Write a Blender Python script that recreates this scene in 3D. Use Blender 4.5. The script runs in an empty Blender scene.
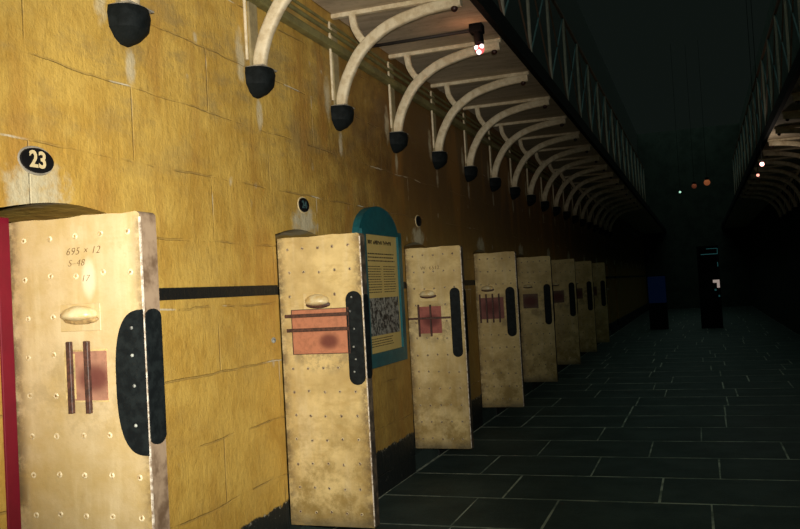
import bpy, bmesh, math, random
from mathutils import Matrix, Vector, noise
random.seed(7)
SC = bpy.context.scene
COL = SC.collection
WX = -2.307      # plane of the left wall
RX = 2.02        # plane of the right wall
YP = 1.162       # spacing of the corbels
Y0 = 3.09
CEIL = 3.435

# ------------------------------------------------------------------ materials
class NT:
    def __init__(s, name, rough=.8, spec=.3):
        s.m = bpy.data.materials.new(name); s.m.use_nodes = True
        s.t = s.m.node_tree; s.n = s.t.nodes; s.l = s.t.links
        s.b = s.n['Principled BSDF']
        s.b.inputs['Roughness'].default_value = rough
        s.b.inputs['Specular IOR Level'].default_value = spec
    def put(s, sock, v):
        if hasattr(v, 'links') or isinstance(v, bpy.types.NodeSocket): s.l.new(v, sock)
        else: sock.default_value = v
    def coord(s, which='Object'):
        return s.n.new('ShaderNodeTexCoord').outputs[which]
    def sep(s, v):
        n = s.n.new('ShaderNodeSeparateXYZ'); s.l.new(v, n.inputs[0]); return n.outputs
    def comb(s, x, y, z):
        n = s.n.new('ShaderNodeCombineXYZ')
        for i, v in enumerate((x, y, z)): s.put(n.inputs[i], v)
        return n.outputs[0]
    def vscale(s, v, sc, off=None):
        n = s.n.new('ShaderNodeMapping'); s.l.new(v, n.inputs[0]); n.inputs['Scale'].default_value = sc
        if off is not None: s.put(n.inputs['Location'], off)
        return n.outputs[0]
    def noise(s, v, scale, detail=4, rough=.55, dist=0):
        n = s.n.new('ShaderNodeTexNoise'); s.l.new(v, n.inputs['Vector'])
        n.inputs['Scale'].default_value = scale; n.inputs['Detail'].default_value = detail
        n.inputs['Roughness'].default_value = rough; n.inputs['Distortion'].default_value = dist
        return n.outputs['Fac']
    def math(s, op, a, b=0., c=0., clamp=False):
        n = s.n.new('ShaderNodeMath'); n.operation = op; n.use_clamp = clamp
        s.put(n.inputs[0], a); s.put(n.inputs[1], b)
        if len(n.inputs) > 2: s.put(n.inputs[2], c)
        return n.outputs[0]
    def step(s, v, a, b):       # smooth ramp 0..1 from a to b
        n = s.n.new('ShaderNodeMapRange'); n.interpolation_type = 'SMOOTHSTEP'
        s.put(n.inputs['Value'], v)
        if a < b:
            n.inputs['From Min'].default_value = a; n.inputs['From Max'].default_value = b
        else:
            n.inputs['From Min'].default_value = b; n.inputs['From Max'].default_value = a
            n.inputs['To Min'].default_value = 1; n.inputs['To Max'].default_value = 0
        return n.outputs[0]
    def mix(s, f, a, b, mode='MIX'):
        n = s.n.new('ShaderNodeMix'); n.data_type = 'RGBA'; n.blend_type = mode
        s.put(n.inputs[0], f)
        for sock, v in ((n.inputs[6], a), (n.inputs[7], b)):
            if isinstance(v, tuple): sock.default_value = (v[0], v[1], v[2], 1)
            else: s.l.new(v, sock)
        return n.outputs[2]
    def color(s, c):
        if isinstance(c, tuple): s.b.inputs['Base Color'].default_value = (c[0], c[1], c[2], 1)
        else: s.l.new(c, s.b.inputs['Base Color'])
    def bump(s, h, strength=.4, dist=.01):
        n = s.n.new('ShaderNodeBump'); s.l.new(h, n.inputs['Height'])
        n.inputs['Strength'].default_value = strength; n.inputs['Distance'].default_value = dist
        s.l.new(n.outputs[0], s.b.inputs['Normal'])

def simple(name, c, rough=.7, spec=.3, metal=0, var=.25, sc=12, c2=None, bump=.15):
    t = NT(name, rough, spec); v = t.coord()
    t.b.inputs['Metallic'].default_value = metal
    f = t.noise(v, sc, 4, .65)
    d = c2 if c2 else tuple(x*(1-var) for x in c)
    t.color(t.mix(t.step(f, .38, .66), c, d))
    if bump: t.bump(t.noise(v, sc*6, 3), bump, .003)
    return t.m

def glow(name, c, e):
    t = NT(name); t.color(c)
    t.b.inputs['Emission Color'].default_value = (*c, 1); t.b.inputs['Emission Strength'].default_value = e
    return t.m

def wall_material():
    t = NT('ochre_limewashed_stone', .62, .32)
    v = t.coord(); x, y, z = t.sep(v)
    uv = t.comb(y, z, x)
    big = t.noise(uv, .9, 3); mid = t.noise(uv, 4.5, 5, .65); fine = t.noise(uv, 34, 4, .7)
    drips = t.noise(t.vscale(uv, (26, 9, 10)), 1., 3, .6)
    c = t.mix(t.step(mid, .33, .68), (.68, .45, .10), (.54, .325, .06))
    c = t.mix(t.math('MULTIPLY', t.step(drips, .45, .75), .3), c, (.74, .52, .14))
    c = t.mix(t.math('MULTIPLY', t.step(fine, .5, .75), .3), c, (.36, .21, .04))
    # grey olive mottling, more of it higher up
    mo = t.math('MULTIPLY', t.step(t.noise(t.vscale(uv, (1.4, 3, 1), (3, 1, 0)), 1.6, 5, .7), .45, .66), t.math('ADD', .14, t.math('MULTIPLY', t.step(z, 1.9, 2.6), .5)))
    c = t.mix(mo, c, (.33, .24, .10))
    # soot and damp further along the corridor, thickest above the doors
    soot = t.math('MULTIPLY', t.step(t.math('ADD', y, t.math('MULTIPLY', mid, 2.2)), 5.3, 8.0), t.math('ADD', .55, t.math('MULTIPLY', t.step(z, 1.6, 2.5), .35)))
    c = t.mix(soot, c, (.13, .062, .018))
    rust = t.math('MULTIPLY', t.step(t.noise(t.vscale(uv, (2.2, .5, 1), (8, 2, 0)), 1.3, 3, .5), .5, .66), .55)
    c = t.mix(rust, c, (.40, .19, .035))
    # blockwork joints
    wob = t.math('MULTIPLY', t.math('SUBTRACT', t.noise(uv, 2.5, 3), .5), .05)
    br = t.n.new('ShaderNodeTexBrick'); t.l.new(t.comb(y, t.math('ADD', t.math('ADD', z, -.15), wob), 0.), br.inputs['Vector'])
    br.inputs['Scale'].default_value = 1.; br.inputs['Brick Width'].default_value = 1.25; br.inputs['Row Height'].default_value = .33
    br.inputs['Mortar Size'].default_value = .0055; br.inputs['Mortar Smooth'].default_value = .6
    jm = t.math('MULTIPLY', br.outputs['Fac'], t.step(t.noise(uv, 3.1, 3), .42, .6))
    c = t.mix(t.math('MULTIPLY', jm, .45), c, (.29, .19, .075))
    chalk = t.math('MULTIPLY', br.outputs['Fac'], t.step(t.noise(uv, 2.3, 3), .60, .66))
    c = t.mix(t.math('MULTIPLY', chalk, .8), c, (.68, .62, .46))
    # small chipped spots
    vo = t.n.new('ShaderNodeTexVoronoi'); vo.feature = 'F1'; vo.inputs['Scale'].default_value = 3.6; t.l.new(t.vscale(uv, (1.4, 1, .01)), vo.inputs['Vector'])
    sp = t.math('MULTIPLY', t.step(t.math('ADD', vo.outputs['Distance'], t.math('MULTIPLY', t.noise(uv, 30, 2), .16)), .21, .12), t.step(t.noise(uv, 1.7, 2), .47, .56))
    c = t.mix(t.math('MULTIPLY', sp, .6), c, (.66, .60, .44))
    # plaster patch under every number plate
    def per(center, P): return t.math('SUBTRACT', t.math('FLOORED_MODULO', t.math('ADD', y, P/2-center), P), P/2)
    n1 = t.math('MULTIPLY', t.math('SUBTRACT', t.noise(uv, 13, 5, .65), .5), 3.6)
    def blob(cy, P, cz, ry, rz):
        a = t.math('POWER', t.math('DIVIDE', t.math('ABSOLUTE', per(cy, P)), ry), 2.)
        b = t.math('POWER', t.math('DIVIDE', t.math('ABSOLUTE', t.math('ADD', z, -cz)), rz), 2.)
        return t.step(t.math('ADD', t.math('ADD', a, b), n1), 1.5, .0)
    c = t.mix(blob(2.535, 2.27, 1.955, .165, .10), c, (.62, .55, .36))
    c = t.mix(t.math('MULTIPLY', blob(Y0+.04, YP, 2.55, .035, .09), .75), c, (.70, .62, .42))
    c = t.mix(t.math('MULTIPLY', blob(Y0-.15, YP*1.0, 2.84, .05, .14), .6), c, (.72, .66, .46))
    # wall above the balcony painted near black to stand in for darkness
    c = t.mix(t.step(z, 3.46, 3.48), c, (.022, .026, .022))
    # painted band and dado
    band = t.math('MULTIPLY', t.step(z, 1.512, 1.516), t.step(z, 1.573, 1.569))
    c = t.mix(band, c, (.006, .008, .009))
    dz = t.math('ADD', z, t.math('MULTIPLY', t.math('SUBTRACT', t.noise(uv, 9, 5, .7), .5), .09))
    dado = t.step(dz, .335, .32)
    dc = t.mix(t.step(t.noise(uv, 26, 5, .75), .60, .72), (.012, .017, .018), (.16, .17, .16))
    c = t.mix(dado, c, dc)
    edge = t.math('MULTIPLY', dado, t.step(dz, .305, .325))
    c = t.mix(t.math('MULTIPLY', edge, t.step(fine, .5, .62)), c, (.5, .47, .38))
    t.color(c)
    h = t.math('ADD', t.math('MULTIPLY', drips, .4), t.math('ADD', t.math('MULTIPLY', fine, .35), t.math('MULTIPLY', mid, .6)))
    h = t.math('SUBTRACT', h, t.math('MULTIPLY', jm, .6))
    t.bump(h, .75, .016)
    return t.m

def door_material(name, near):
    # object coordinates of the leaf: x from hinge (0) to free edge, z from the floor up
    t = NT(name, .42 if near else .55, .4)
    v = t.coord(); oi = t.n.new('ShaderNodeObjectInfo')
    x, y, z = t.sep(v)
    off = t.math('MULTIPLY', oi.outputs['Random'], 9.)
    p = t.n.new('ShaderNodeVectorMath'); t.l.new(v, p.inputs[0]); t.l.new(t.comb(off, off, off), p.inputs[1]); p = p.outputs[0]
    mid = t.noise(p, 4, 6, .6); fine = t.noise(p, 42, 4, .7); streak = t.noise(t.vscale(p, (16, 16, 2.2)), 1., 4, .6)
    c = t.mix(t.step(mid, .35, .7), (.60, .47, .27) if near else (.74, .57, .26), (.49, .35, .14))
    c = t.mix(t.math('MULTIPLY', t.step(streak, .48, .72), .4), c, (.74, .62, .38))
    c = t.mix(t.math('MULTIPLY', t.step(fine, .55, .78), .35), c, (.42, .29, .12))
    # grime collects low down and along the edges
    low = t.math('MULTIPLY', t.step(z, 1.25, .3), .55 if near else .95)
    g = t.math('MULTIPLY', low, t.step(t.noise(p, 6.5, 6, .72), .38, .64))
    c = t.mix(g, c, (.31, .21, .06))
    ed = t.math('MAXIMUM', t.step(x, .065, .0), t.step(x, .44 if not near else .50, .515 if not near else .56))
    g2 = t.math('MULTIPLY', ed, t.step(t.noise(p, 11, 6, .75), .36, .58))
    c = t.mix(t.math('MULTIPLY', g2, .85), c, (.13, .085, .04))
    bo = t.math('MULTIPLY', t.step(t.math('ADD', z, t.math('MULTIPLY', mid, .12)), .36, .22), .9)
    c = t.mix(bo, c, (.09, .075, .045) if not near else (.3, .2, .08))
    sm = t.math('MULTIPLY', t.step(t.noise(t.vscale(p, (1, 1, 2.4)), 5.5, 7, .75), .47, .68), .28 if near else .55)
    c = t.mix(sm, c, (.46, .31, .10))
    # thumb grease around the hatch
    a = t.math('POWER', t.math('DIVIDE', t.math('ABSOLUTE', t.math('ADD', x, -.28)), .26), 2.)
    b = t.math('POWER', t.math('DIVIDE', t.math('ABSOLUTE', t.math('ADD', z, -1.22)), .17), 2.)
    h = t.math('MULTIPLY', t.step(t.math('ADD', a, b), 1.3, .5), t.step(t.noise(p, 14, 5, .7), .42, .62))
    c = t.mix(t.math('MULTIPLY', h, .3 if near else .7), c, (.26, .19, .09))
    if near:
        a = t.math('POWER', t.math('DIVIDE', t.math('ABSOLUTE', t.math('ADD', x, -.335)), .03), 2.)
        b = t.math('POWER', t.math('DIVIDE', t.math('ABSOLUTE', t.math('ADD', z, -1.60)), .075), 2.)
        c = t.mix(t.math('MULTIPLY', t.step(t.math('ADD', a, b), 1.4, .1), .55), c, (.88, .80, .60))
    t.color(c)
    t.bump(t.math('ADD', fine, t.math('MULTIPLY', mid, 2.)), .25, .006)
    return t.m

def patch_material(name, c0, cx, cz, r):
    t = NT(name, .6, .3); v = t.coord(); x, y, z = t.sep(v)
    f = t.noise(v, 30, 4, .7)
    c = t.mix(t.step(f, .4, .7), c0, tuple(k*.75 for k in c0))
    a = t.math('POWER', t.math('DIVIDE', t.math('ABSOLUTE', t.math('ADD', x, -cx)), r*1.4), 2.)
    b = t.math('POWER', t.math('DIVIDE', t.math('ABSOLUTE', t.math('ADD', z, -cz)), r), 2.)
    s = t.math('MULTIPLY', t.step(t.math('ADD', t.math('ADD', a, b), t.math('MULTIPLY', f, .9)), 1.7, .5), .85)
    c = t.mix(s, c, (.11, .025, .022))
    t.color(c); return t.m

M = {}
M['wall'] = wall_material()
M['door_near'] = door_material('cream_painted_iron_smooth', True)
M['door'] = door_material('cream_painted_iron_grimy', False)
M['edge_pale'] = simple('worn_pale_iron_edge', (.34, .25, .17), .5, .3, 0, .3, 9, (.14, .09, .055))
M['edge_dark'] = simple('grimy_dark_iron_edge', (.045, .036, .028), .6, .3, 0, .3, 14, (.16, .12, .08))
M['strip'] = simple('bare_bright_edge_strip', (.82, .74, .62), .4, .5, .0, .3, 40, (.28, .2, .13))
M['black'] = simple('black_gloss_paint', (.005, .007, .008), .6, .15, 0, .3, 30, (.011, .015, .016))
M['speck'] = simple('chipped_rivet_paint', (.42, .44, .40), .5, .3, 0, .4, 60, (.08, .08, .08))
M['bar'] = simple('dark_brown_iron_bar', (.05, .026, .02), .5, .4, 0, .4, 60, (.12, .05, .035))
M['rivet'] = simple('dirty_rivet', (.62, .50, .28), .45, .5, 0, .3, 70, (.16, .10, .05))
M['rivet_near'] = simple('rubbed_rivet', (.86, .74, .48), .4, .5, 0, .3, 90, (.40, .28, .13))
M['hood'] = simple('rubbed_hood_paint', (.72, .62, .38), .35, .5, 0, .3, 18, (.62, .44, .18))
M['plate'] = simple('brown_shade_and_dimple', (.50, .34, .14), .5, .4, 0, .3, 30, (.22, .14, .06))
M['wallplate'] = simple('beige_wall_plate', (.40, .33, .18), .6, .3, 0, .3, 14)
M['white'] = simple('cream_painted_iron', (.80, .70, .50), .55, .3, 0, .2, 14, (.60, .49, .31))
M['cast'] = simple('stone_pad', (.34, .31, .25), .8, .2)
M['corbel'] = simple('black_painted_corbel', (.004, .006, .0065), .7, .12, 0, .3, 18, (.009, .012, .013), .6)
M['olive'] = simple('olive_painted_girder', (.24, .22, .085), .55, .3, 0, .2, 8, (.16, .14, .055))
M['redboard'] = simple('crimson_board', (.20, .006, .022), .6, .3, 0, .15, 6)
M['plaque'] = simple('plaque_black', (.008, .008, .009), .5, .3)
M['numeral'] = simple('plaque_cream_numeral', (.78, .64, .36), .6, .3, 0, .1)
M['teal'] = simple('teal_painted_wood', (.010, .115, .135), .5, .35, 0, .2, 12, (.008, .085, .105))
M['paper'] = simple('buff_sign_paper', (.66, .50, .17), .5, .3, 0, .08, 5)
M['ink'] = simple('dark_printing_ink', (.055, .04, .025), .7, .2)
M['pencil'] = simple('pencil_marks', (.20, .12, .05), .8, .1)
M['rail'] = simple('dim_painted_rail', (.42, .38, .30), .6, .3)
M['rail_teal'] = simple('blue_green_brace', (.07, .15, .155), .6, .3)
M['rail_brown'] = simple('brown_brace', (.18, .11, .075), .6, .3)
M['dark'] = simple('black_iron_fascia', (.008, .009, .009), .8, .1)
M['soot'] = simple('sooty_stone', (.045, .058, .049), .9, .1, 0, .3, 2)
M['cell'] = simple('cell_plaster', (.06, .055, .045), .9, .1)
M['redblack'] = simple('dark_red_knob', (.035, .012, .010), .4, .4)
M['casing'] = simple('black_lamp_casing', (.004, .004, .0045), .8, .1)
M['conduit'] = simple('dark_conduit', (.035, .03, .027), .6, .3)

def soffit_material():
    t = NT('balcony_underside_boards', .8, .2); v = t.coord()
    x, y, z = t.sep(v)
    f = t.noise(t.vscale(v, (1.2, 7, 1)), 1.5, 5, .65); g = t.noise(v, 20, 3, .7)
    c = t.mix(t.step(f, .35, .7), (.56, .46, .33), (.40, .32, .22))
    c = t.mix(t.math('MULTIPLY', t.step(g, .5, .75), .3), c, (.10, .08, .06))
    t.color(c); t.bump(g, .3, .006); return t.m
M['soffit'] = soffit_material()

def flag_material():
    t = NT('bluestone_flags', .62, .22); v = t.coord()
    f = t.noise(v, 2.2, 6, .7); g = t.noise(v, 45, 3, .7)
    c = t.mix(t.step(f, .35, .7), (.030, .050, .047), (.056, .084, .078))
    c = t.mix(t.math('MULTIPLY', t.step(g, .52, .75), .4), c, (.085, .11, .10))
    t.color(c); t.bump(t.math('ADD', t.math('MULTIPLY', f, 2.), g), .5, .008); return t.m
M['flag'] = flag_material()
def joint_material():
    t = NT('dusty_floor_joint', .9, .1); v = t.coord()
    f = t.noise(v, 3.3, 5, .7)
    t.color(t.mix(t.step(f, .40, .60), (.52, .56, .46), (.20, .24, .20))); return t.m
M['joint'] = joint_material()

def photo_material():
    t = NT('monochrome_landscape_print', .5, .3); v = t.coord(); x, y, z = t.sep(v)
    n = t.noise(v, 26, 6, .75); s = t.step(z, .60, .70)
    g = t.mix(t.step(n, .42, .6), (.02, .02, .02), (.34, .35, .32))
    t.color(t.mix(s, g, (.50, .52, .48))); return t.m
M['print'] = photo_material()

# ------------------------------------------------------------------ mesh helpers
def B(): return bmesh.new()
def box(bm, x0, x1, y0, y1, z0, z1, mi=0):
    vs = [bm.verts.new(p) for p in ((x0,y0,z0),(x1,y0,z0),(x1,y1,z0),(x0,y1,z0),(x0,y0,z1),(x1,y0,z1),(x1,y1,z1),(x0,y1,z1))]
    fs = []
    for f in ((3,2,1,0),(4,5,6,7),(0,1,5,4),(1,2,6,5),(2,3,7,6),(3,0,4,7)):
        q = bm.faces.new([vs[i] for i in f]); q.material_index = mi; fs.append(q)
    return vs, fs
def bevel(bm, w, seg=2):
    bmesh.ops.bevel(bm, geom=list(bm.edges), offset=w, segments=seg, affect='EDGES', profile=.6)
def obj(name, bm, mats, parent=None, smooth=False, angle=None):
    me = bpy.data.meshes.new(name); bmesh.ops.recalc_face_normals(bm, faces=bm.faces[:]); bm.to_mesh(me); bm.free()
    for m in (mats if isinstance(mats, (list, tuple)) else [mats]): me.materials.append(m)
    if smooth:
        for p in me.polygons: p.use_smooth = True
        if angle: me.set_sharp_from_angle(angle=math.radians(angle))
    o = bpy.data.objects.new(name, me); COL.objects.link(o)
    if parent: o.parent = parent
    return o
def tag(o, label=None, cat=None, group=None, kind=None):
    if label: o['label'] = label
    if cat: o['category'] = cat
    if group: o['group'] = group
    if kind: o['kind'] = kind
    return o
def empty(name, loc, rz=0):
    o = bpy.data.objects.new(name, None); COL.objects.link(o); o.location = loc; o.rotation_euler = (0, 0, rz)
    o.empty_display_size = .1; return o
def tube(bm, pts, r, n=10, cap=True):
    rings = []
    for i, p in enumerate(pts):
        p = Vector(p); a = Vector(pts[max(i-1, 0)]); b = Vector(pts[min(i+1, len(pts)-1)])
        t = (b-a).normalized(); up = Vector((0, 1, 0)) if abs(t.y) < .9 else Vector((1, 0, 0))
        u = t.cross(up).normalized(); w = t.cross(u).normalized()
        rings.append([bm.verts.new(p+r*(math.cos(k*2*math.pi/n)*u+math.sin(k*2*math.pi/n)*w)) for k in range(n)])
    for i in range(len(rings)-1):
        for k in range(n): bm.faces.new([rings[i][k], rings[i][(k+1)%n], rings[i+1][(k+1)%n], rings[i+1][k]])
    if cap: bm.faces.new(rings[0]); bm.faces.new(rings[-1])
def ribbon(bm, pts, w, d):
    """sweep a rounded rectangular bar (w in the xz plane, d along y) through points (x,z)"""
    sect = []
    for k in range(12):
        a = 2*math.pi*(k+.5)/12; c, s = math.cos(a), math.sin(a); e = .45
        sect.append((w/2*math.copysign(abs(c)**e, c), d/2*math.copysign(abs(s)**e, s)))
    rings = []
    for i, (x, z) in enumerate(pts):
        a = pts[max(i-1, 0)]; b = pts[min(i+1, len(pts)-1)]
        t = Vector((b[0]-a[0], b[1]-a[1])).normalized(); nrm = Vector((-t.y, t.x))
        rings.append([bm.verts.new((x+nrm.x*u, v, z+nrm.y*u)) for u, v in sect])
    n = 12
    for i in range(len(rings)-1):
        for k in range(n): bm.faces.new([rings[i][k], rings[i][(k+1)%n], rings[i+1][(k+1)%n], rings[i+1][k]])
    bm.faces.new(rings[0]); bm.faces.new(rings[-1])
def bez(pts, n=28):    # Catmull-Rom through points
    out = []; P = [pts[0]]+list(pts)+[pts[-1]]
    for i in range(1, len(P)-2):
        for k in range(n//(len(pts)-1)+1):
            t = k/(n//(len(pts)-1)+1)
            out.append(tuple(.5*((2*P[i][j])+(-P[i-1][j]+P[i+1][j])*t+(2*P[i-1][j]-5*P[i][j]+4*P[i+1][j]-P[i+2][j])*t*t+(-P[i-1][j]+3*P[i][j]-3*P[i+1][j]+P[i+2][j])*t**3) for j in (0, 1)))
    out.append(tuple(pts[-1])); return out
def text_mesh(name, body, size, matrix, mat, parent=None, depth=.0008, shear=0, spacing=1., bold=0.):
    cu = bpy.data.curves.new(name, 'FONT'); cu.body = body; cu.size = size; cu.extrude = depth
    cu.align_x = 'CENTER'; cu.align_y = 'CENTER'; cu.shear = shear; cu.space_character = spacing; cu.offset = bold
    o = bpy.data.objects.new(name, cu); COL.objects.link(o)
    bpy.context.view_layer.update()
    me = bpy.data.meshes.new_from_object(o.evaluated_get(bpy.context.evaluated_depsgraph_get()))
    bpy.data.objects.remove(o); me.transform(matrix); me.materials.clear(); me.materials.append(mat)
    r = bpy.data.objects.new(name, me); COL.objects.link(r)
    if parent: r.parent = parent
    return r
def copy_tree(o, parent=None):
    c = o.copy(); COL.objects.link(c); c.parent = parent
    for ch in list(o.children): copy_tree(ch, c)
    return c
ONWALL = Matrix(((0,0,1,0),(1,0,0,0),(0,1,0,0),(0,0,0,1)))   # text facing +X, reading along +Y
ONDOOR = Matrix(((1,0,0,0),(0,0,-1,0),(0,1,0,0),(0,0,0,1)))  # text facing -Y, reading along +X

# ------------------------------------------------------------------ the building shell
hinges = [2.386, 4.42, 6.69, 8.98] + [8.98+2.27*i for i in range(1, 8)]
OP_W, OP_T = .66, 1.885
bm = B()
ys = -3.
for i, h in enumerate(hinges):
    a = h-.055 if i == 0 else h-.012
    box(bm, WX-.5, WX, ys, a, 0, OP_T-.02)
    ys = h+OP_W
box(bm, WX-.5, WX, ys, 40, 0, OP_T-.02)
# lintel course: slightly cambered soffits over the openings
e = [(-3., OP_T-.02)]
for i, h in enumerate(hinges):
    a = h-.055 if i == 0 else h-.012
    n = 8
    e.append((a, OP_T-.02))
    for k in range(1, n): e.append((a+(h+OP_W-a)*k/n, OP_T-.02+.045*math.sin(math.pi*k/n)))
    e.append((h+OP_W, OP_T-.02))
e.append((40, OP_T-.02))
lo = [(bm.verts.new((WX, y, z)), bm.verts.new((WX-.5, y, z)), bm.verts.new((WX, y, 8.)), bm.verts.new((WX-.5, y, 8.))) for y, z in e]
for p, q in zip(lo, lo[1:]):
    bm.faces.new((p[0], q[0], q[2], p[2])); bm.faces.new((p[1], p[3], q[3], q[1])); bm.faces.new((p[0], p[1], q[1], q[0])); bm.faces.new((p[2], q[2], q[3], p[3]))
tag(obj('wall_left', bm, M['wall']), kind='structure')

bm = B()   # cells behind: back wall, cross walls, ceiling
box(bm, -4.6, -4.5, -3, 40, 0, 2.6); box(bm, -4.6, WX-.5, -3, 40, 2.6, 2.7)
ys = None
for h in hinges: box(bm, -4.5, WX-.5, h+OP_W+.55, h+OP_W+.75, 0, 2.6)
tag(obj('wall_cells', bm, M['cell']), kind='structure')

bm = B(); box(bm, RX, RX+.5, -3, 40, 0, 8)
tag(obj('wall_right', bm, M['soot']), kind='structure')
bm = B(); box(bm, -4.6, RX+.5, 40, 40.4, 0, 8)
tag(obj('wall_end', bm, M['soot']), kind='structure')

# floor: bedding with jointed flags
bm = B()
box(bm, -4.6, RX+.5, -3, 40.4, -.12, -.0008, 1)
rows = []
ry = [-3.0]
yy = 5.17-.735*11
while yy < 40: rows.append(yy); yy += .735
special = {0: [-1.58, -1.01, -.02, 1.0], 1: [-1.41, -.35, .62, 1.5], 2: [-1.755, -.883, .05, 1.1], 3: [-1.432, -.495, .57, 1.4], 4: [-1.0, -.08, .85]}
rr = random.Random(3)
for i, y0 in enumerate(rows):
    y1 = y0+.735
    k = i-11
    if k in special: xs = special[k]
    else:
        xs = []; xx = -2.3+rr.uniform(.35, 1.)
        while xx < 1.75: xs.append(xx); xx += rr.uniform(.82, 1.08)
    xs = [WX-.0]+xs+[RX]
    for a, b in zip(xs, xs[1:]):
        g = .007
        gl = .014 if a == WX else g
        s0, s1 = rr.uniform(-.006, .006), rr.uniform(-.006, .006)
        vs, fs = box(bm, a+gl, b-g, y0+.013, y1-.013, -.06, rr.uniform(-.0004, .001), 0)
        vs[4].co.y += s0; vs[0].co.y += s0; vs[5].co.y += s1; vs[1].co.y += s1
        vs[4].co.x += s1; vs[7].co.x -= s0
box(bm, WX-.5, WX-.02, -3, 40, -.05, 0.0, 0)
bx = B()
tag(obj('floor', bm, [M['flag'], M['joint']]), kind='structure')
bx.free()

# raised thresholds inside each cell opening
bm = B()
for i, h in enumerate(hinges): box(bm, WX-.5, WX-.01, h-.01, h+OP_W, 0, .13)
tag(obj('trim_thresholds', bm, M['flag']), kind='structure')

# ------------------------------------------------------------------ balconies
def balcony(side):
    L = side == 'left'
    s = 1 if L else -1
    wx = WX if L else RX
    tip = wx+s*.945
    root = empty('balcony_walkway', (tip, 20, CEIL))
    tag(root, 'long iron balcony walkway with pale underside on the left wall' if L else 'dark iron balcony walkway along the far right wall', 'balcony', 'balcony walkways')
    def bb(x0, x1, z0, z1, name, mat):
        b = B(); box(b, min(x0, x1)-tip, max(x0, x1)-tip, -21.5, 20, z0-CEIL, z1-CEIL); return obj(name, b, mat, root)
    bb(wx+s*.006, tip, CEIL+.012, CEIL+.07, 'deck', M['soffit'])
    bb(tip, tip+s*.05, CEIL+.012, CEIL+.16, 'fascia', M['dark'])
    r2 = empty('balcony_railing', (tip+s*.02, 20, CEIL+.16))
    tag(r2, 'thin cross braced railing standing on the left balcony edge' if L else 'thin cross braced railing above the far right balcony edge', 'railing', 'balcony railings')
    ks = range(0, 20)
    tx = tip+s*.02; H = 1.02
    def bar(p, q, r, name, mat):
        b = B(); tube(b, [Vector(p)-r2.location, Vector(q)-r2.location], r, 6); return obj(name, b, mat, r2)
    for k in ks:
        y = Y0+YP*k+.02; z = CEIL+.1615
        bar((tx, y, z), (tx, y, z+H), .016, 'post', M['rail'])
        if k+1 in ks:
            bar((tx, y, z+.013), (tx, y+YP, z+H), .009, 'brace', M['rail_teal'])
            bar((tx, y+YP, z+.013), (tx, y, z+H), .009, 'brace', M['rail_brown'])
    bar((tx, Y0-1, CEIL+.16+H), (tx, Y0+YP*19.3, CEIL+.16+H), .02, 'top_rail', M['rail_brown'])
    return root
balcony('left'); balcony('right')

def bracket_proto():
    t = empty('balcony_bracket', (WX, Y0, 2.85))
    Z = 2.796
    b = B(); ribbon(b, bez([(.038, .0), (.055, .09), (.105, .215), (.215, .375), (.40, .500), (.62, .562), (.80, .585), (.93, .594)], 48), .075, .06)
    obj('curved_arm', b, M['white'], t, True, 50)
    b = B(); box(b, .0, .943, -.022, .022, CEIL-Z-.022, CEIL-Z+.01); bevel(b, .004, 1)
    obj('soffit_rib', b, M['white'], t)
    b = B(); ribbon(b, bez([(.255, .40), (.205, .46), (.168, .535), (.155, .62)], 16), .052, .045)
    obj('branch', b, M['white'], t, True, 50)
    b = B(); box(b, .0, .014, -.045, .045, 0, .58)
    obj('wall_plate', b, M['wallplate'], t)
    b = B(); tube(b, [(.03, -.125, .02), (.03, -.125, .56)], .009, 8)
    obj('rod', b, M['white'], t)
    b = B(); bmesh.ops.create_uvsphere(b, u_segments=12, v_segments=8, radius=.024, matrix=Matrix.Translation((.885, -.005, .549)))
    obj('knob', b, M['redblack'], t, True)
    return t
def corbel_proto():
    t = empty('corbel', (WX, Y0, 2.632))
    b = B(); prof = [(.155, .108), (.12, .116), (.06, .106), (.022, .07), (.0, .028)]
    n = 9; rings = []
    for z, r in prof:
        ring = []
        for k in range(n):
            a = math.pi*k/(n-1)
            ring.append(b.verts.new((-.01 if k in (0, n-1) else r*1.05*math.sin(a)**.8, -.92*r*math.cos(a), z)))
        rings.append(ring)
    for i in range(len(rings)-1):
        for k in range(n-1): b.faces.new([rings[i][k], rings[i][k+1], rings[i+1][k+1], rings[i+1][k]])
        b.faces.new([rings[i][n-1], rings[i][0], rings[i+1][0], rings[i+1][n-1]])
    b.faces.new(rings[0]); b.faces.new(rings[-1])
    obj('stone', b, M['corbel'], t, True, 28)
    b = B(); box(b, -.005, .105, -.088, .088, .155, .162); bevel(b, .003, 1)
    obj('pad', b, M['cast'], t)
    return t
ORD = ['nearest', 'second', 'third', 'fourth', 'fifth', 'sixth', 'seventh', 'eighth', 'ninth', 'tenth', 'eleventh', 'twelfth', 'thirteenth', 'fourteenth']
bp = bracket_proto(); cp = corbel_proto()
first = True
def place(proto, used, x, y, z, rz, label, cat, group):
    o = proto if not used else copy_tree(proto)
    o.location = (x, y, z); o.rotation_euler = (0, 0, rz)
    tag(o, label, cat, group); return o
u = False
whereL = {0: 'rising past the top edge', 1: 'cut off by the top edge', 2: 'first one showing its whole curve', 3: 'behind the small black spotlight', }
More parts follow.
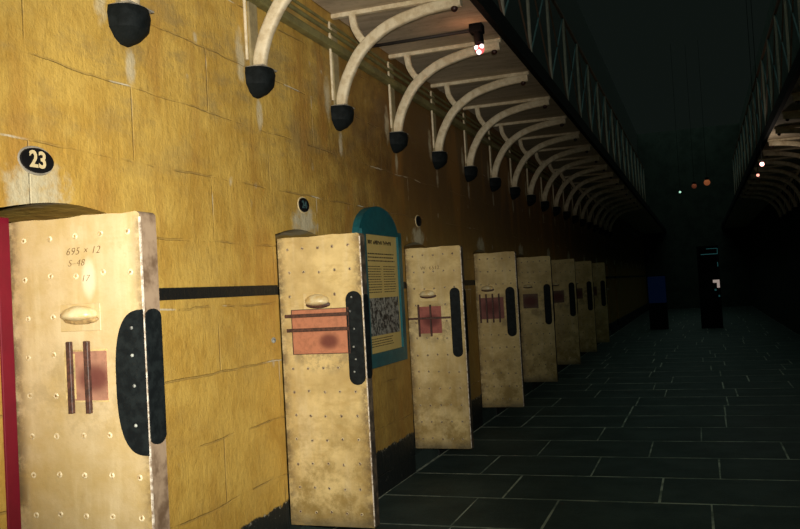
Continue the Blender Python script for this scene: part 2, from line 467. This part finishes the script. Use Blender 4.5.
for k in range(0, 19):
    y = Y0+YP*k
    extra = whereL.get(k, '')
    if k < 13: lb = (ORD[k]+' cream curved balcony bracket along the left wall' if k else 'nearest cream curved balcony bracket on the left wall')+(', '+extra if extra else '')
    else: lb = 'far dim curved bracket deep in the dark end of the left balcony'
    place(bp, u, WX, y, 2.796, 0, lb, 'bracket', 'curved brackets under the left balcony')
    if k < 13: lb = {0: 'nearest and largest black wall corbel, top left above number 23', 1: 'second black corbel from the camera, cream bracket resting on it'}.get(k, ORD[k]+' black corbel from the camera, carrying a cream bracket on the left wall')
    else: lb = 'far dim black corbel deep in the dark of the left wall'
    place(cp, u, WX, y, 2.632, 0, lb, 'corbel', 'black corbels along the left wall')
    u = True
for k in range(4, 18):
    y = Y0+YP*k+.25
    if k < 11: lb = ['', '', '', ''][0]+('nearest bracket end showing at the right picture edge' if k == 5 else ORD[max(k-5, 0)]+' nearest bracket showing under the far right balcony' if k > 4 else 'bracket end under the right balcony, partly beyond the picture edge')
    else: lb = 'far dim bracket deep in the dark under the right balcony'
    place(bp, True, RX, y, 2.796, math.pi, lb, 'bracket', 'curved brackets under the right balcony')
    lb2 = 'black corbel high on the right wall, hidden in darkness'
    place(cp, True, RX, y, 2.632, math.pi, lb2, 'corbel', 'black corbels along the right wall')

# girder on the left wall
g = empty('wall_girder', (WX, 20, 3.1))
tag(g, 'olive green iron girder running along the left wall under the balcony', 'girder')
b = B()
box(b, .0, .06, -19, 19.5, .07, .125); bevel(b, .012, 2)
obj('beam', b, M['olive'], g)
b = B(); tube(b, [(.03, -19, .19), (.03, 19.5, .19)], .014, 8); tube(b, [(.02, -19, .25), (.02, 19.5, .25)], .010, 8)
obj('pipe_run', b, M['olive'], g)

# ------------------------------------------------------------------ cell doors
def leaf(w, h, near, parent, th=.075):
    """x 0..w, y 0..th (front face y=0), z .0..h in floor coordinates with bottom at z0"""
    z0 = .19
    b = B(); box(b, 0, w, 0, th, z0, h)
    r = [e for e in b.edges if abs(e.verts[0].co.x-w) < 1e-4 and abs(e.verts[1].co.x-w) < 1e-4 and abs(e.verts[0].co.z-h) < 1e-4 and abs(e.verts[1].co.z-h) < 1e-4]
    bmesh.ops.bevel(b, geom=r, offset=.018, segments=4, affect='EDGES', profile=.5)
    for f in b.faces:
        if f.normal.x > .5 or (f.calc_center_median().x > w-.001): f.material_index = 1
    # slightly wrinkled top and faces
    bmesh.ops.subdivide_edges(b, edges=[e for e in b.edges if abs(e.verts[0].co.x-e.verts[1].co.x) > .3], cuts=9, use_grid_fill=True)
    for v in b.verts:
        if v.co.z > h-.01 and .02 < v.co.x < w-.02: v.co.z += .0025*math.sin(v.co.x*23)+.0015*math.sin(v.co.x*61)
    return obj('leaf', b, [M['door_near'] if near else M['door'], M['edge_pale'] if near else M['edge_dark']], parent)
def rivets(w, h, parent, near, skip):
    b = B(); nz = 12
    cols = [.065+((.505 if near else w*.86)-.065)*i/4 for i in range(5)]
    for r in range(nz):
        z = h-.065-.137*r
        if z < .24: continue
        for c, x in enumerate(cols):
            if any(a <= x <= e and f <= z <= g_ for a, e, f, g_ in skip): continue
            xx = x+random.uniform(-.004, .004); zz = z+random.uniform(-.005, .005)
            rad = .0115 if near else .010
            rim = [b.verts.new((xx+rad*math.cos(t*math.pi/4), -.0005, zz+rad*math.sin(t*math.pi/4))) for t in range(8)]
            mid = [b.verts.new((xx+rad*.62*math.cos(t*math.pi/4), -.0055, zz+rad*.62*math.sin(t*math.pi/4))) for t in range(8)]
            inn = [b.verts.new((xx+rad*.42*math.cos(t*math.pi/4), -.0025, zz+rad*.42*math.sin(t*math.pi/4))) for t in range(8)]
            for q in range(8):
                b.faces.new((rim[q], rim[(q+1)%8], mid[(q+1)%8], mid[q])).material_index = 0
                b.faces.new((mid[q], mid[(q+1)%8], inn[(q+1)%8], inn[q])).material_index = 0
            b.faces.new(inn).material_index = 1
    return tag(obj('rivets', b, [M['rivet_near'] if near else M['rivet'], M['plate'] if near else M['bar']], parent, True), kind='stuff')
def visor(cx, cz, parent, mat, rx=.072, rz=.034):
    b = B(); box(b, cx-rx-.012, cx+rx+.012, -.004, .0, cz-rz-.02, cz+rz+.006); bevel(b, .0015, 1)
    f = obj('peephole_cover', b, mat, parent)
    b = B(); bmesh.ops.create_uvsphere(b, u_segments=24, v_segments=14, radius=1, matrix=Matrix.Translation((cx, -.003, cz)) @ Matrix.Diagonal((rx, .052, rz, 1)))
    for v in list(b.verts):
        if v.co.y > 0: v.co.y = 0
        if v.co.z < cz: v.co.z = cz+(v.co.z-cz)*.55
    obj('hood', b, M['hood'], f, True)
    b = B(); bmesh.ops.create_uvsphere(b, u_segments=20, v_segments=8, radius=1, matrix=Matrix.Translation((cx+.004, -.004, cz-rz*.42)) @ Matrix.Diagonal((rx*1.04, .014, rz*.52, 1)))  # dark ellipsoid: slot opening plus painted shadow under the hood
    obj('slot_shadow', b, M['plate'] if mat == M['door_near'] else M['bar'], f, True)
    return f
def lock(x0, x1, z0, z1, w, parent, near, th=.075, specks=()):
    b = B(); n = 14; pts = []
    if near:    # D shape, curved towards the hinge
        cz = (z0+z1)/2; hz = (z1-z0)/2; wd = x1-x0
        for i in range(n*2+1):
            a = math.pi/2+math.pi*i/(2*n); c, s = math.cos(a), math.sin(a)
            pts.append((x1+wd*math.copysign(abs(c)**.72, c), cz+hz*math.copysign(abs(s)**.74, s)))
    else:
        r = (x1-x0)/2; cx = (x0+x1)/2
        for i in range(n+1): a = math.pi*i/n; pts.append((cx+r*math.cos(a), z1-r+r*math.sin(a)))
        for i in range(n+1): a = math.pi+math.pi*i/n; pts.append((cx+r*math.cos(a), z0+r+r*math.sin(a)))
    f1 = [b.verts.new((x, -.008, z)) for x, z in pts]; f2 = [b.verts.new((x, .001, z)) for x, z in pts]
    b.faces.new(f1)
    for i in range(len(pts)): b.faces.new((f1[i], f1[(i+1)%len(pts)], f2[(i+1)%len(pts)], f2[i]))
    p = obj('lock_plate', b, M['black'], parent)
    # return on the door's edge
    b = B(); zz0, zz1 = z0+.03, z1+(.0 if near else -.02); pts = []
    for i in range(n+1): a = math.pi*i/n; pts.append((th/2+th/2*.96*math.cos(a), zz1-.03+.03*math.sin(a)))
    for i in range(n+1): a = math.pi+math.pi*i/n; pts.append((th/2+th/2*.96*math.cos(a), zz0+.03+.03*math.sin(a)))
    f1 = [b.verts.new((w+.006, y, z)) for y, z in pts]; f2 = [b.verts.new((w-.001, y, z)) for y, z in pts]
    b.faces.new(f1)
    for i in range(len(pts)): b.faces.new((f1[i], f1[(i+1)%len(pts)], f2[(i+1)%len(pts)], f2[i]))
    obj('edge_plate', b, M['black'], p)
    b = B()
    for x, z in specks:
        bmesh.ops.create_uvsphere(b, u_segments=8, v_segments=6, radius=.006, matrix=Matrix.Translation((x, -.009, z)))
    if specks: obj('screws', b, M['speck'], p, True)
    return p
def cbar(x0, x1, z0, z1, parent, y=-.014, d=.008):
    b = B(); box(b, x0, x1, y-d, y+d, z0, z1); bevel(b, .002, 1)
    o = obj('bar', b, M['bar'], parent); return o
def hatch(x0, x1, z0, z1, mat, parent, border=True):
    b = B(); box(b, x0, x1, -.006, .001, z0, z1)
    o = obj('hatch_panel', b, mat, parent)
    if border:
        b = B(); t = .004
        for a in ((x0-t, x1+t, z1, z1+t), (x0-t, x1+t, z0-t, z0), (x0-t, x0, z0, z1), (x1, x1+t, z0, z1)): box(b, a[0], a[1], -.009, .0, a[2], a[3])
        obj('hatch_frame', b, M['bar'], o)
    return o
def strip(w, h, parent):
    b = B(); box(b, w-.004, w+.002, -.002, .004, .2, h-.02); return obj('edge_strip', b, M['strip'], parent)
def hingeset(parent):
    for z in (.45, 1.62):
        b = B(); tube(b, [(.0, .045, z-.05), (.0, .045, z+.05)], .014, 8); obj('hinge', b, M['black'], parent, True)

def door_root(i, w, label, ang=0):
    t = empty('door_%d' % (i+1), (WX+.004, hinges[i], 0), ang)
    return tag(t, label, 'door', 'open iron cell doors', 'structure')
# 1
w, h = .552, 1.815
t = door_root(0, w, 'nearest cream iron cell door with wide black lock plate and two upright bars')
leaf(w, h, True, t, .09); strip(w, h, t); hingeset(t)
rivets(w, h, t, True, [(.44, .60, 1.0, 1.5), (.2, .42, 1.13, 1.54)])
visor(.295, 1.475, t, M['door_near'])
hp = hatch(.23, .395, 1.185, 1.352, patch_material('pink_hatch_near', (.40, .20, .13), .345, 1.26, .055), t, False)
b = B()
for a in ((.222, .398, 1.352, 1.358), (.222, .398, 1.179, 1.185), (.222, .23, 1.185, 1.352)): box(b, a[0], a[1], -.005, .0, a[2], a[3])
obj('hatch_frame', b, M['door'], hp)
b = B(); box(b, .231, .268, -.0075, -.0055, 1.19, 1.345); obj('hatch_slide', b, M['door'], hp)
cbar(.243, .262, 1.142, 1.387, t); cbar(.316, .335, 1.142, 1.387, t)
lock(.435, w-.001, 1.0, 1.485, w, t, True, .09, specks=[(.507, 1.425), (.505, 1.333), (.508, 1.232), (.507, 1.10)])
# thin pencil writing
pw = text_mesh('pencil_writing', '695 × 12', .036, Matrix.Translation((.315, -.0010, 1.695)) @ ONDOOR, M['pencil'], t, .0006, .3, 1.1, -.0006)
for s_, x_, z_, q in (('S–48', .285, 1.655, .033), ('17', .320, 1.60, .032)):
    o = text_mesh('pencil_writing', s_, q, Matrix.Translation((x_, -.0010, z_)) @ ONDOOR, M['pencil'], t, .0006, .3, 1.1, -.0006)
# 2
w, h = .517, 1.838
t = door_root(1, w, 'second cell door, salmon pink hatch panel behind two horizontal dark bars')
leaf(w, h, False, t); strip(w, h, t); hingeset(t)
rivets(w, h, t, False, [(.40, .52, .98, 1.5), (.06, .43, 1.16, 1.43), (.15,.33,1.4,1.52)])
visor(.238, 1.463, t, M['door'], .075, .043)
hatch(.075, .425, 1.168, 1.418, patch_material('salmon_hatch', (.50, .20, .11), .30, 1.235, .05), t)
cbar(.035, .432, 1.376, 1.396, t); cbar(.043, .432, 1.294, 1.314, t)
lock(.415, .510, .985, 1.512, w, t, False, specks=[(.452, 1.478), (.44, 1.40), (.458, 1.30), (.45, 1.2), (.46, 1.13), (.447, 1.06)])
# 3
w, h = .478, 1.842
t = door_root(2, w, 'third cell door, crossed bars over a small dark pink hatch')
leaf(w, h, False, t); strip(w, h, t); hingeset(t)
rivets(w, h, t, False, [(.36, .47, .93, 1.5), (.09, .3, 1.12, 1.5)])
visor(.178, 1.455, t, M['door'], .07, .036)
hatch(.095, .285, 1.134, 1.356, patch_material('pink_hatch_far', (.36, .11, .085), .20, 1.24, .06), t, False)
cbar(.088, .102, 1.11, 1.375, t); cbar(.19, .204, 1.11, 1.37, t)
cbar(-.03+.04, .37, 1.252, 1.268, t, -.03)
lock(.368, .452, .935, 1.50, w, t, False)
text_mesh('pencil_writing', 'W  6512', .042, Matrix.Translation((.21, -.0010, 1.672)) @ ONDOOR, M['pencil'], t, .0006, 0, 1.1, -.0004)
# 4
w, h = .452, 1.852
t4 = t = door_root(3, w, 'fourth cell door with four upright bars over the hatch')
leaf(w, h, False, t); strip(w, h, t)
rivets(w, h, t, False, [(.32, .44, .93, 1.5), (.0, .34, 1.1, 1.5)])
visor(.13, 1.468, t, M['door'], .07, .036)
hatch(.03, .30, 1.14, 1.37, patch_material('dull_pink_hatch', (.24, .09, .075), .16, 1.26, .08), t, False)
for q in (.035, .105, .175, .245): cbar(q, q+.016, 1.10, 1.41, t)
lock(.325, .425, .945, 1.475, w, t, False)
# 5 and beyond share the plainer build
w, h = .452, 1.85
t5 = t = door_root(4, w, 'fifth cell door, dim and grimy, just beyond the door with four bars')
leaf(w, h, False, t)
rivets(w, h, t, False, [(.32, .44, .93, 1.5), (.0, .34, 1.1, 1.5)])
visor(.13, 1.46, t, M['door'], .06, .026)
hatch(.06, .26, 1.17, 1.36, patch_material('brown_hatch', (.17, .10, .07), .16, 1.26, .08), t, False)
lock(.34, .43, .945, 1.48, w, t, False)
more = ['sixth cell door, faint against the dark corridor', 'seventh cell door, barely lit, narrow in the distance', 'eighth cell door, last one still faintly visible']
for i, lb in enumerate(more):
    c = copy_tree(t5); c.name = 'door_%d' % (6+i); c.location.y = hinges[5+i]; tag(c, lb); c.rotation_euler.z = math.radians((2, -1, 1, 0, 2, -1)[i])

# crimson board lining the near jamb of the first cell
b = B(); box(b, 0, .012, 0, .058, 0, 1.83); bevel(b, .002, 1)
o = obj('jamb_board', b, M['redboard']); o.location = (WX-.004, 2.338-.012, .004)
tag(o, 'crimson painted board standing between the left wall and the nearest cell door', 'board')

# ------------------------------------------------------------------ number plates
def plaque(y, z, ry, rz, body, label, size):
    t = empty('number_plaque', (WX, y, z)); tag(t, label, 'number plate', 'oval number plates above the cells')
    def oval(name, r1, r2, x0, x1, mat):
        b = B(); n = 32
        f = [b.verts.new((x1, r1*math.cos(2*math.pi*i/n), r2*math.sin(2*math.pi*i/n))) for i in range(n)]
        g_ = [b.verts.new((x0, r1*1.04*math.cos(2*math.pi*i/n), r2*1.04*math.sin(2*math.pi*i/n))) for i in range(n)]
        b.faces.new(f); b.faces.new(list(reversed(g_)))
        for i in range(n): b.faces.new((f[i], g_[i], g_[(i+1)%n], f[(i+1)%n]))
        return obj(name, b, mat, t)
    oval('rim', ry+.005, rz+.007, 0, .004, M['numeral'] if body != '23' else M['cast'])
    oval('plate', ry, rz, 0, .010, M['plaque'])
    if body:
        text_mesh('numerals', body, size, Matrix.Translation((.0108, 0, 0)) @ ONWALL, M['numeral'] if body == '23' else M['rail_teal'], t, .0008, 0, 1.02, .0024 if body == '23' else .001)
    return t
plaque(2.535, 2.058, .083, .046, '23', 'black oval plate with cream number 23 on the yellow wall', .086)
plaque(4.799, 2.066, .070, .044, '24', 'small black oval number plate above the second cell door', .066)
plaque(7.10, 2.10, .070, .046, '', 'dark oval plate on the sooty wall above the third cell door', .05)
for k in (0, 1):
    b = B(); bmesh.ops.create_uvsphere(b, u_segments=10, v_segments=8, radius=.017, matrix=Matrix.Diagonal((.8, 1, 1, 1)))
    o = obj('latch_staple', b, M['speck'], None, True); o.location = (WX+.008, (4.31, 6.56)[k], (1.258, 1.13)[k])
    tag(o, ('small worn iron staple in the wall left of the second door', 'small worn iron staple in the wall left of the third door')[k], 'staple', 'door latch staples')

# ------------------------------------------------------------------ teal framed history sign
sg = empty('information_sign', (WX, 5.985, .955)); tag(sg, 'arched teal framed information board with buff text sheet, behind the second door', 'sign')
hw, H, sh = .415, 1.185, .93     # half width, total height, spring height
b = B(); n = 24
outer = [(-hw, 0), (hw, 0)]+[(hw*math.cos(math.pi*i/n), sh+.02+(H-sh-.02)*math.sin(math.pi*i/n)) for i in range(n+1)]
f = [b.verts.new((.055, y, z)) for y, z in outer]; g_ = [b.verts.new((.0, y, z)) for y, z in outer]
b.faces.new(f); b.faces.new(list(reversed(g_)))
for i in range(len(outer)): b.faces.new((f[i], g_[i], g_[(i+1)%len(outer)], f[(i+1)%len(outer)]))
obj('backboard', b, M['teal'], sg)
b = B()
for a in ((-hw, hw, 0, .10), (-hw, hw, .965, 1.0), (-hw, -hw+.075, .10, .965), (hw-.075, hw, .10, .965)): box(b, .055, .078, a[0], a[1], a[2], a[3])
obj('frame', b, M['teal'], sg)
b = B(); box(b, .056, .060, -hw+.075, hw-.075, .10, .965); obj('text_sheet', b, M['paper'], sg)
b = B(); box(b, .060, .0612, -hw+.11, hw-.10, .225, .50)
pr = obj('landscape_print', b, M['print'], sg); 
rr = random.Random(5)
def lines(name, z0, z1, step, y0, y1, th):
    b = B(); z = z1
    while z > z0:
        y = y0
        while y < y1-.01:
            l = rr.uniform(.012, .045); e_ = min(y+l, y1-(rr.uniform(0, .04)))
            if e_ > y: box(b, .060, .0608, y, e_, z-th, z)
            y += l+.008
        z -= step
    return obj(name, b, M['ink'], sg)
lines('introduction_lines', .76, .83, .026, -hw+.13, hw-.13, .009)
lines('body_lines', .53, .735, .019, -hw+.12, -.01, .006)
lines('body_lines', .53, .735, .019, .02, hw-.12, .006)
lines('caption_lines', .14, .205, .018, -hw+.12, hw-.25, .006)
b = B(); y = -.27
for i in range(17):
    if i in (3, 10): y += .02; continue
    hgt = rr.choice((.022, .03, .032)); box(b, .060, .0610, y, y+.010, .90-.005, .90-.005+hgt); box(b, .060, .0610, y, y+.022, .895+(hgt-.008)*rr.random(), .903+(hgt-.008)*.9)
    y += .030
obj('heading', b, M['ink'], sg)

# ------------------------------------------------------------------ spotlight and conduit under the balcony
b = B(); tube(b, [(WX+.0, 6.2, 3.425), (-1.50, 6.2, 3.425)], .013, 8)
o = obj('conduit', b, M['conduit'], None, True); tag(o, 'dark thin conduit crossing the balcony underside to the spotlight', 'conduit')
sp = empty('spotlight', (-1.455, 6.15, 3.44)); tag(sp, 'small black spotlight with a red and white lit lens under the balcony', 'spotlight')
b = B(); box(b, -.05, .05, -.05, .05, -.06, .01); bevel(b, .012, 2); obj('mounting_box', b, M['casing'], sp)
b = B(); tube(b, [(.01, -.01, -.05), (.02, -.02, -.14)], .036, 12); obj('housing', b, M['casing'], sp, True, 40)
M['lens_red'] = glow('lit_red_glass', (1., .12, .12), 1.2); M['lens_white'] = glow('lit_white_glass', (1., .78, .78), 1.6)
b = B()
for x_, z_, r_ in ((-.005, -.17, .018), (.035, -.165, .018), (.012, -.205, .020)):
    bmesh.ops.create_uvsphere(b, u_segments=10, v_segments=8, radius=r_, matrix=Matrix.Translation((x_, -.02, z_)))
obj('lens', b, M['lens_white'], sp, True)
b = B()
bmesh.ops.create_uvsphere(b, u_segments=12, v_segments=8, radius=.034, matrix=Matrix.Translation((.015, .0, -.182)))
obj('bulb', b, M['lens_red'], sp, True)
li = bpy.data.lights.new('spotlight_glow', 'POINT'); li.energy = .5; li.color = (1., .45, .25); li.shadow_soft_size = .03
lo_ = bpy.data.objects.new('spotlight_glow', li); lo_.location = (-1.50, 6.05, 3.30); COL.objects.link(lo_)

# ------------------------------------------------------------------ far end of the corridor
def lamp(x, y, z, r, col, e_, label, name='hanging_lamp'):
    t = empty(name, (x, y, z)); tag(t, label, 'lamp', 'small lamps at the far end')
    b = B(); bmesh.ops.create_uvsphere(b, u_segments=12, v_segments=8, radius=r); obj('bulb', b, glow('lamp_glow', col, e_), t, True)
    b = B(); tube(b, [(0, 0, r*.7), (0, 0, r*1.6)], r*.6, 8); tube(b, [(0, 0, r*1.5), (0, 0, 8.0-z)], .004, 6); obj('cord', b, M['casing'], t)
    return t
lamp(.34, 25, 4.02, .085, (1., .28, .10), .16, 'larger orange glowing lamp hanging above the corridor centre')
lamp(.0, 25.3, 3.98, .07, (1., .25, .12), .05, 'dim reddish lamp just left of the orange lamp')
lamp(-.384, 25, 3.819, .03, (.55, 1., .75), .9, 'small green white lamp left of the orange lamps')
lamp(.95, 13.42, 3.05, .032, (1., .45, .40), 3., 'upper of two bright pinkish lamps near the right balcony')
lamp(.95, 14.4, 2.995, .024, (1., .40, .30), 1.6, 'lower of two bright pinkish lamps near the right balcony')
for i, (x_, y_, z_) in enumerate(((.93, 13.3, 3.0), (.93, 11.2, 3.0))):
    if i: continue
    l2 = bpy.data.lights.new('right_bracket_fill', 'POINT'); l2.energy = 5; l2.color = (1., .85, .7); l2.shadow_soft_size = .03  # warm fill added beside the lamps to brighten the right brackets
    lo2 = bpy.data.objects.new('right_bracket_fill', l2); lo2.location = (x_, y_, z_); COL.objects.link(lo2)
dc = empty('display_cabinet', (.22, 25, 0)); tag(dc, 'tall dark display cabinet with pale cyan glints along its edges at the corridor end', 'cabinet')
b = B()
for a in ((-.27, -.22), (.24, .29)): box(b, a[0], a[1], -.2, .2, 0, 2.2)
box(b, -.27, .29, -.2, .2, 0, .12); box(b, -.27, .29, -.2, .2, 2.2, 2.26); box(b, -.27, .29, .15, .2, 0, 2.2)
obj('carcass', b, M['casing'], dc)
M['cyan'] = glow('cyan_glint', (.05, .20, .21), .16)  # glow standing in for flash reflections on the cabinet edges
b = B(); box(b, -.17, .27, -.215, -.2, 2.02, 2.04); box(b, .255, .27, -.215, -.2, 2.04, 2.18); box(b, -.02, .27, -.215, -.2, 2.17, 2.185); box(b, .24, .262, -.215, -.2, 1.68, 1.80)
obj('edge_glints', b, M['cyan'], dc)
M['pale'] = glow('pale_highlight_glow', (.9, .7, .62), .3)  # glow standing in for a pale highlight low on the cabinet
b = B(); box(b, .10, .27, -.216, -.202, 1.24, 1.32); box(b, .20, .27, -.216, -.202, 1.10, 1.24); obj('pale_highlight', b, M['pale'], dc)
b = B(); box(b, .13, .18, -.216, -.202, 1.02, 1.07); box(b, .22, .26, -.216, -.202, .85, .90); obj('lower_glints', b, M['cyan'], dc)  # small glowing dabs, painted reflections as well
bl = empty('blue_panel', (-1.17, 25, 0)); tag(bl, 'dim blue glowing panel standing at the left of the corridor end', 'panel')
b = B(); box(b, -.24, .24, 0, .04, .75, 1.5); bevel(b, .01, 1); obj('screen', b, glow('dim_blue_screen', (.003, .012, .05), .10), bl)
b = B(); box(b, -.25, .25, .04, .08, 0, 1.52); obj('stand', b, M['casing'], bl)

# ------------------------------------------------------------------ camera, flash and skylight fill
cu = bpy.data.cameras.new('camera'); cam = bpy.data.objects.new('camera', cu); COL.objects.link(cam)
F, RHO, VX, VY = 850., .055, 700., 274.
d = Vector((VX-400, VY-264.5, F)).normalized(); r_ = Vector((math.cos(RHO), -math.sin(RHO), 0))
down = d.cross(r_).normalized(); X = down.cross(d)
W = Matrix((X, d, -down))                      # rows: world axes in image coordinates (right, down, forward)
R = Matrix((( W[0][0], -W[0][1], -W[0][2]), (W[1][0], -W[1][1], -W[1][2]), (W[2][0], -W[2][1], -W[2][2])))
cam.matrix_world = Matrix.Translation((0, 0, 1.5)) @ R.to_4x4()
cu.sensor_width = 36; cu.lens = 36*F/800; cu.clip_start = .05; cu.clip_end = 200
SC.camera = cam

fl = bpy.data.lights.new('camera_flash', 'SPOT'); fl.energy = 1020; fl.color = (1., .93, .80)
fl.spot_size = math.radians(50); fl.spot_blend = 1.; fl.shadow_soft_size = .025
fo = bpy.data.objects.new('camera_flash', fl); COL.objects.link(fo); fo.location = (.06, .02, 1.60)
aim = R @ Vector((238-400, 264.5-235, -F))
fo.rotation_euler = aim.to_track_quat('-Z', 'Y').to_euler(); fo.scale = (1, 1.4, 1)

su = bpy.data.lights.new('skylight_fill', 'SUN'); su.energy = .68; su.color = (.72, 1., .85); su.angle = math.radians(150)  # soft overhead sun, added to lift the dark surfaces
so = bpy.data.objects.new('skylight_fill', su); COL.objects.link(so); so.rotation_euler = (math.radians(18), math.radians(0), 0); so.location = (0, 5, 12)

wd = bpy.data.worlds.new('world'); SC.world = wd; wd.use_nodes = True
bg = wd.node_tree.nodes['Background']; bg.inputs[0].default_value = (.0045, .0066, .0054, 1); bg.inputs[1].default_value = 1.
SC.view_settings.view_transform = 'Standard'; SC.view_settings.look = 'None'; SC.view_settings.exposure = 0; SC.view_settings.gamma = 1
SC.view_settings.use_curve_mapping = False
